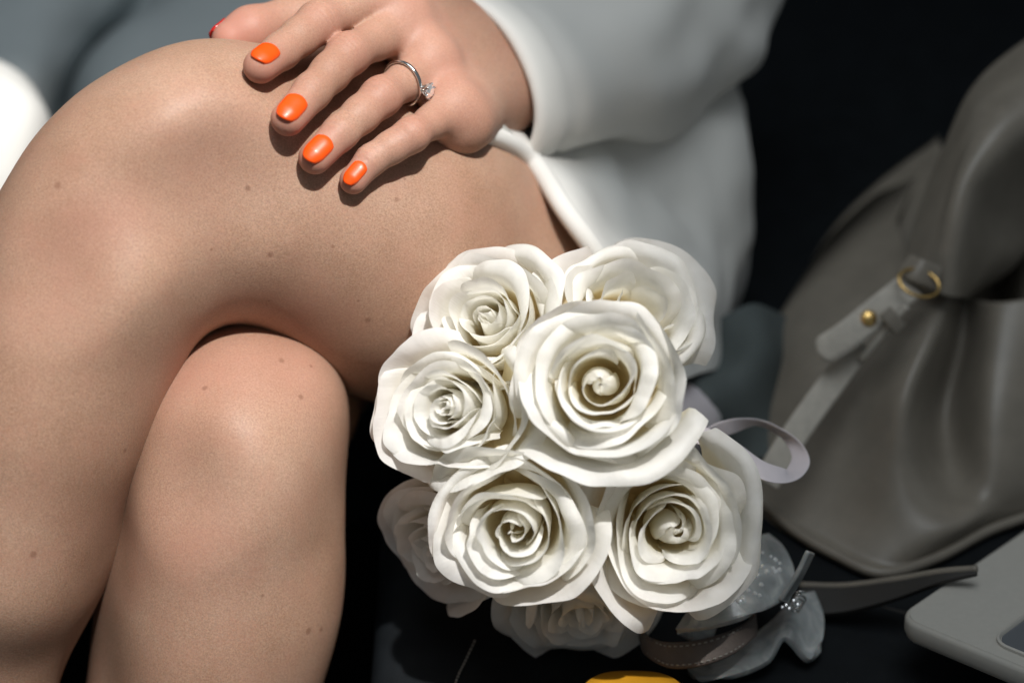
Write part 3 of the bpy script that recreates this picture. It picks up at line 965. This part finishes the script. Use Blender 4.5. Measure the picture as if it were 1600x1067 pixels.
# brass ring
dr = []
for q in np.linspace(0, 2 * math.pi, 49)[:-1]:
    dr.append((1436 + 31 * math.cos(q) - 4 * math.sin(q), 442 + 9 * math.cos(q) + 20 * math.sin(q), .922 - .004 * math.sin(q)))
dr = np.array([world(pt(*q))[0] for q in dr]); V, Fc = sweep(np.concatenate([dr, dr[:1]]), .0008, 8)
obj('brass_ring', V, Fc[:-2], GOLD, bag)
def stud(px, py, d, r, parent):
    c = wpt(px, py, d); ax = unit(CAMN); u1 = unit(np.cross(ax, [0, 0, 1])); u2 = np.cross(ax, u1)
    prof = [(0, .0007), (.6, .00065), (.75, .0004), (.78, .0002), (.97, .0003), (1.0, -.001)]
    V = []
    for (rr, h) in prof:
        for k in range(20):
            an = 2 * math.pi * k / 20; V.append(c + ax * h + max(rr, .001) * r * (math.cos(an) * u1 + math.sin(an) * u2))
    return obj('stud', V, grid_faces(len(prof), 20, wrap_v=True), GOLD, parent)
stud(1358, 497, .9215, .0038, tab)
def stitches(P, n, parent, r=.0003, ln=.0016, mat=None, name='stitch'):
    path = px_curve(P, n * 4 + 1)
    for k in range(n):
        s = path[k * 4:k * 4 + 3]
        if np.linalg.norm(s[-1] - s[0]) < 1e-6: continue
        V, Fc = sweep(s, r, 5); obj(name, V, Fc, mat or THREAD, parent)
stitches([(1292, 563, .9195), (1335, 538, .9195), (1375, 508, .9215), (1412, 477, .924)], 16, tab)
# straps lying on the seat beside the phone
def ribbon_band(name, top, bottom, thick, mat, parent, n=50):
    a = px_curve(top, n); b = px_curve(bottom, n)
    g = np.stack([a + (b - a) * t for t in np.linspace(0, 1, 6)], 1)
    return sheet(name, g, mat, parent, thick=thick)
ribbon_band('loose_strap', [(1250, 915, .893), (1320, 916, .886), (1400, 906, .874), (1470, 894, .864), (1526, 889, .857)],
            [(1250, 962, .883), (1320, 958, .877), (1400, 937, .869), (1470, 912, .861), (1527, 899, .856)], .0032, DARKL, bag)
V, Fc = sweep(px_curve([(1250, 914, .8925), (1320, 915, .8855), (1400, 905, .8735), (1470, 893, .8635), (1527, 888, .8565)], 50), .0017, 8); obj('strap_edge', V, Fc, LEATHER, bag)
ribbon_band('second_strap', [(1262, 925, .902), (1340, 940, .897), (1400, 952, .892), (1470, 970, .886)],
            [(1262, 978, .886), (1340, 985, .884), (1400, 992, .882), (1470, 1005, .876)], .0026, DARKL, bag)

# ------------------------------------------------------------------ phone in a grey case
CASE = mat_simple('warm_grey_silicone', (.42, .405, .37), rough=.6, spec=.35, noise_amt=.03, noise_scale=300, bump_scale=2200, bump_dist=.0002, bump_str=.2)
GLASS = mat_simple('camera_glass', (.12, .13, .145), rough=.12, spec=.6, coat=.5)
zc = .032
pc = seat_pt(1398, 962, zc); pe = seat_pt(1600, 1046, zc + .010); pu = seat_pt(1600, 826, zc - .013)
ex = unit(pe - pc); ez = unit(np.cross(ex, pu - pc)); ey = np.cross(ez, ex)
phone = empty('phone', pc)
tag(phone, 'phone in a warm grey case lying face down beside the handbag', 'phone')
def rrect(w_, h_, r, seg=8):
    out = []
    for cx, cy, a0 in ((w_ - r, h_ - r, 0), (r, h_ - r, 90), (r, r, 180), (w_ - r, r, 270)):
        for k in range(seg + 1):
            a = math.radians(a0 + 90 * k / seg); out.append((cx + r * math.cos(a), cy + r * math.sin(a)))
    return out
def plate(name, x0, y0, w_, h_, r, layers, mat, parent, hole=False):
    V = []; rings = []
    for ins, z in layers:
        o = rrect(w_ - 2 * ins, h_ - 2 * ins, max(r - ins, .0008))
        for x, y in o: V.append(pc + ex * (x0 + ins + x) + ey * (y0 + ins + y) + ez * z)
    m = len(o)
    Fc = grid_faces(len(layers), m, wrap_v=True)
    if not hole: Fc += [tuple(range(m))[::-1], tuple((len(layers) - 1) * m + k for k in range(m))]
    o = obj(name, V, [f[::-1] for f in Fc], mat, parent)
    e = o.modifiers.new('e', 'EDGE_SPLIT'); e.split_angle = .9
    return o
W_, H_ = .078, .152
plate('case', 0, 0, W_, H_, .011, [(.004, -.0115), (.0012, -.0098), (0, -.007), (0, -.0022), (.0005, -.0009), (.0013, -.0003), (.0017, -.0006), (.0021, 0.0)], CASE, phone)
plate('camera_rim', .040, .008, .034, .038, .009, [(0, -.0005), (.0002, .0012), (.0012, .0016), (.0018, .0008), (.002, -.0005)], CASE, phone, hole=True)
plate('camera_window', .0420, .010, .030, .034, .0075, [(0, -.0004), (.0001, .0003), (.001, .0004)], GLASS, phone)

# ------------------------------------------------------------------ pearly hair claw with stones
PEARL, nt, b = new_mat('pearl_acetate')
n1 = tex(nt, 'ShaderNodeTexNoise', 70, Detail=4.0, Distortion=1.2)
nt.links.new(ramp(nt, n1.outputs[0], [(.3, (.28, .30, .305)), (.55, (.44, .46, .455)), (.72, (.66, .66, .64))]), b.inputs['Base Color'])
b.inputs['Roughness'].default_value = .22; b.inputs['Transmission Weight'].default_value = .25; b.inputs['Coat Weight'].default_value = .4
b.inputs['Subsurface Weight'].default_value = .2; b.inputs['Subsurface Scale'].default_value = .003
CRYSTAL = mat_simple('rhinestone', (.96, .97, .98), rough=.16, metal=.55)
claw = empty('hair_claw', seat_pt(1170, 1010))
tag(claw, 'pearly grey petal-shaped hair claw set with tiny clear stones', 'hair claw')
upper = [
    [(1058, 985, .838), (1105, 915, .850), (1160, 850, .866), (1200, 836, .876)],
    [(1075, 984, .834), (1125, 925, .842), (1178, 872, .856), (1222, 856, .870)],
    [(1110, 980, .832), (1155, 938, .838), (1200, 900, .850), (1236, 884, .864)],
    [(1165, 964, .834), (1195, 944, .840), (1225, 922, .848), (1240, 905, .858)],
    [(1222, 936, .846), (1230, 930, .848), (1238, 922, .852), (1243, 915, .856)],
]
ug = px_patch(upper, 40, 40)
up_o = sheet('upper_petal', ug, PEARL, claw, thick=.0026)
lowr = [
    [(1072, 1040, .858), (1120, 1020, .860), (1170, 1000, .866), (1215, 965, .872), (1240, 935, .876), (1270, 925, .884)],
    [(1076, 1050, .854), (1130, 1038, .854), (1185, 1015, .858), (1222, 980, .864), (1250, 965, .868), (1284, 962, .876)],
    [(1085, 1058, .850), (1140, 1050, .849), (1195, 1028, .852), (1224, 992, .858), (1256, 1012, .860), (1284, 1000, .866)],
    [(1098, 1062, .850), (1148, 1056, .847), (1200, 1034, .850), (1226, 998, .856), (1262, 1032, .856), (1280, 1014, .860)],
]
lg = px_patch(lowr, 26, 60)
sheet('lower_petal', lg, PEARL, claw, thick=.0028)
sp = px_patch([[(1218, 938, .842), (1245, 895, .838), (1262, 860, .836)], [(1228, 940, .848), (1250, 905, .846), (1271, 863, .845)]], 6, 20)
sheet('finger_tab', sp, PEARL, claw, thick=.0022)
inner = px_patch([[(1060, 990, .842), (1080, 1000, .850), (1110, 1004, .858)], [(1060, 975, .846), (1085, 978, .856), (1120, 980, .864)]], 8, 14)
sheet('inner_lip', inner, PEARL, claw, thick=.002)
# stones
ico = [(0, 0, 1)] + [(.85 * math.cos(k * math.pi / 3), .85 * math.sin(k * math.pi / 3), .35) for k in range(6)] + [(math.cos(k * math.pi / 3 + .5), math.sin(k * math.pi / 3 + .5), -.3) for k in range(6)]
icof = [(0, k + 1, (k + 1) % 6 + 1) for k in range(6)] + [(k + 1, k + 7, (k + 1) % 6 + 1) for k in range(6)] + [((k + 1) % 6 + 1, k + 7, (k + 1) % 6 + 7) for k in range(6)]
ico = np.array(ico)
upx = local(ug.reshape(-1, 3)); upp = np.stack([upx[:, 0] / upx[:, 2] * F + 800, 533.5 - upx[:, 1] / upx[:, 2] * F], 1)
gN = np.cross(np.gradient(ug, axis=0), np.gradient(ug, axis=1)).reshape(-1, 3); gN /= np.linalg.norm(gN, axis=1, keepdims=True)
STONES = [(1188, 867), (1174, 874), (1182, 877), (1183, 882), (1177, 883), (1202, 874), (1209, 877), (1214, 882), (1207, 890), (1215, 892), (1210, 897), (1189, 889), (1195, 895), (1168, 891), (1177, 894),
          (1181, 901), (1172, 903), (1163, 906), (1160, 912), (1164, 916), (1150, 920), (1156, 922), (1163, 923), (1122, 928), (1124, 934), (1137, 933), (1145, 927), (1142, 939), (1153, 942), (1161, 936), (1160, 941),
          (1190, 916), (1178, 929), (1187, 933), (1168, 926), (1136, 926)]
for (x, y) in STONES:
    i = int(np.argmin(((upp - (x, y)) ** 2).sum(1)))
    nn = gN[i]; nn = nn if nn @ (np.array([0, 0, CAM_H]) - ug.reshape(-1, 3)[i]) > 0 else -nn
    u1 = unit(np.cross(nn, [.3, .2, 1])); u2 = np.cross(nn, u1)
    r = .0011 * rs.uniform(.8, 1.25)
    V = ug.reshape(-1, 3)[i] + nn * .0014 + r * (ico[:, :1] * u1 + ico[:, 1:2] * u2 + ico[:, 2:] * nn)
    obj('stone', V, icof, CRYSTAL, up_o, smooth=False)
hub_pts = [(1222, 948, .850), (1228, 945, .850), (1233, 950, .850), (1240, 938, .852), (1246, 944, .853)]
for (x, y, d) in hub_pts:
    c = wpt(x, y, d - .003); r = .0009
    obj('stone', c + r * ico @ np.array([[1, 0, 0], [0, .3, .95], [0, -.95, .3]]), icof, CRYSTAL, claw, smooth=False)
hel = [(1242 + 10 * math.cos(t) + t * .5, 948 + 9 * math.sin(t) - t * .9, .853 + .004 * math.sin(t)) for t in np.linspace(0, 18, 90)]
V, Fc = sweep(px_curve(hel, 120), .0005, 6); obj('spring', V, Fc, SILVER, claw)

# ------------------------------------------------------------------ stitched leather loop
LOOPM = mat_simple('brown_grey_leather', (.115, .092, .080), rough=.5, spec=.35, noise_amt=.15, noise_scale=120, bump_scale=900, bump_dist=.0006, bump_str=.5)
loopo = empty('leather_loop', seat_pt(1080, 1030))
tag(loopo, 'stitched brown leather loop tucked under the petal hair claw', 'strap loop')
topc = [(1000, 972, .868), (1008, 990, .852), (1040, 1003, .842), (1090, 1000, .838), (1140, 985, .842), (1172, 966, .852), (1176, 955, .866)]
botc = [(1003, 1000, .862), (1012, 1025, .846), (1045, 1043, .836), (1095, 1040, .832), (1145, 1022, .836), (1175, 998, .846), (1180, 985, .860)]
ta = px_curve(topc, 60); tb = px_curve(botc, 60)
lgd = np.stack([ta + (tb - ta) * t for t in np.linspace(0, 1, 7)], 1)
sheet('loop_band', lgd, LOOPM, loopo, thick=.0028)
def offset_px(Pts, Q, t, dd): return [(a[0] + (b[0] - a[0]) * t, a[1] + (b[1] - a[1]) * t, a[2] + (b[2] - a[2]) * t - dd) for a, b in zip(Pts, Q)]
stitches(offset_px(topc, botc, .14, .0022)[1:6], 22, loopo, r=.00035)
stitches(offset_px(topc, botc, .86, .0022)[1:6], 22, loopo, r=.00035)

# ------------------------------------------------------------------ yellow case, stitch line on the seat
YEL = mat_simple('mustard_fabric', (.42, .20, .010), rough=.7, spec=.2, noise_amt=.12, noise_scale=40, bump_scale=1500, bump_dist=.0004)
yc = seat_pt(990, 1140, .003)
yp = empty('pouch', yc)
tag(yp, 'mustard yellow rounded pouch on the dark seat under the bouquet', 'pouch')
V = []
prof = [(1.0, .000), (1.04, .004), (1.02, .008), (.94, .0115), (.7, .0135), (.4, .0145), (.02, .015)]
for rr, z in prof:
    for k in range(48):
        an = 2 * math.pi * k / 48; c_, s_ = math.cos(an), math.sin(an)
        V.append(yc + np.array([.026 * rr * math.copysign(abs(c_) ** .9, c_) * (1 - .15 * s_), .026 * rr * math.copysign(abs(s_) ** .8, s_), z + .0015 * math.sin(3 * an) * rr]))
obj('pouch_body', V, grid_faces(len(prof), 48, wrap_v=True), YEL, yp)
sl = [seat_pt(x, y, .0012) for x, y in ((742, 1000), (728, 1030), (716, 1055), (706, 1085))]
V, Fc = sweep(curve(np.array(sl), 50), .0007, 6)
seatobj = bpy.data.objects['seat']
stp = curve(np.array(sl), 61)
for k in range(15):
    V, Fc = sweep(stp[k * 4:k * 4 + 3], .0005, 5); obj('stitch', V, Fc, THREAD, seatobj)
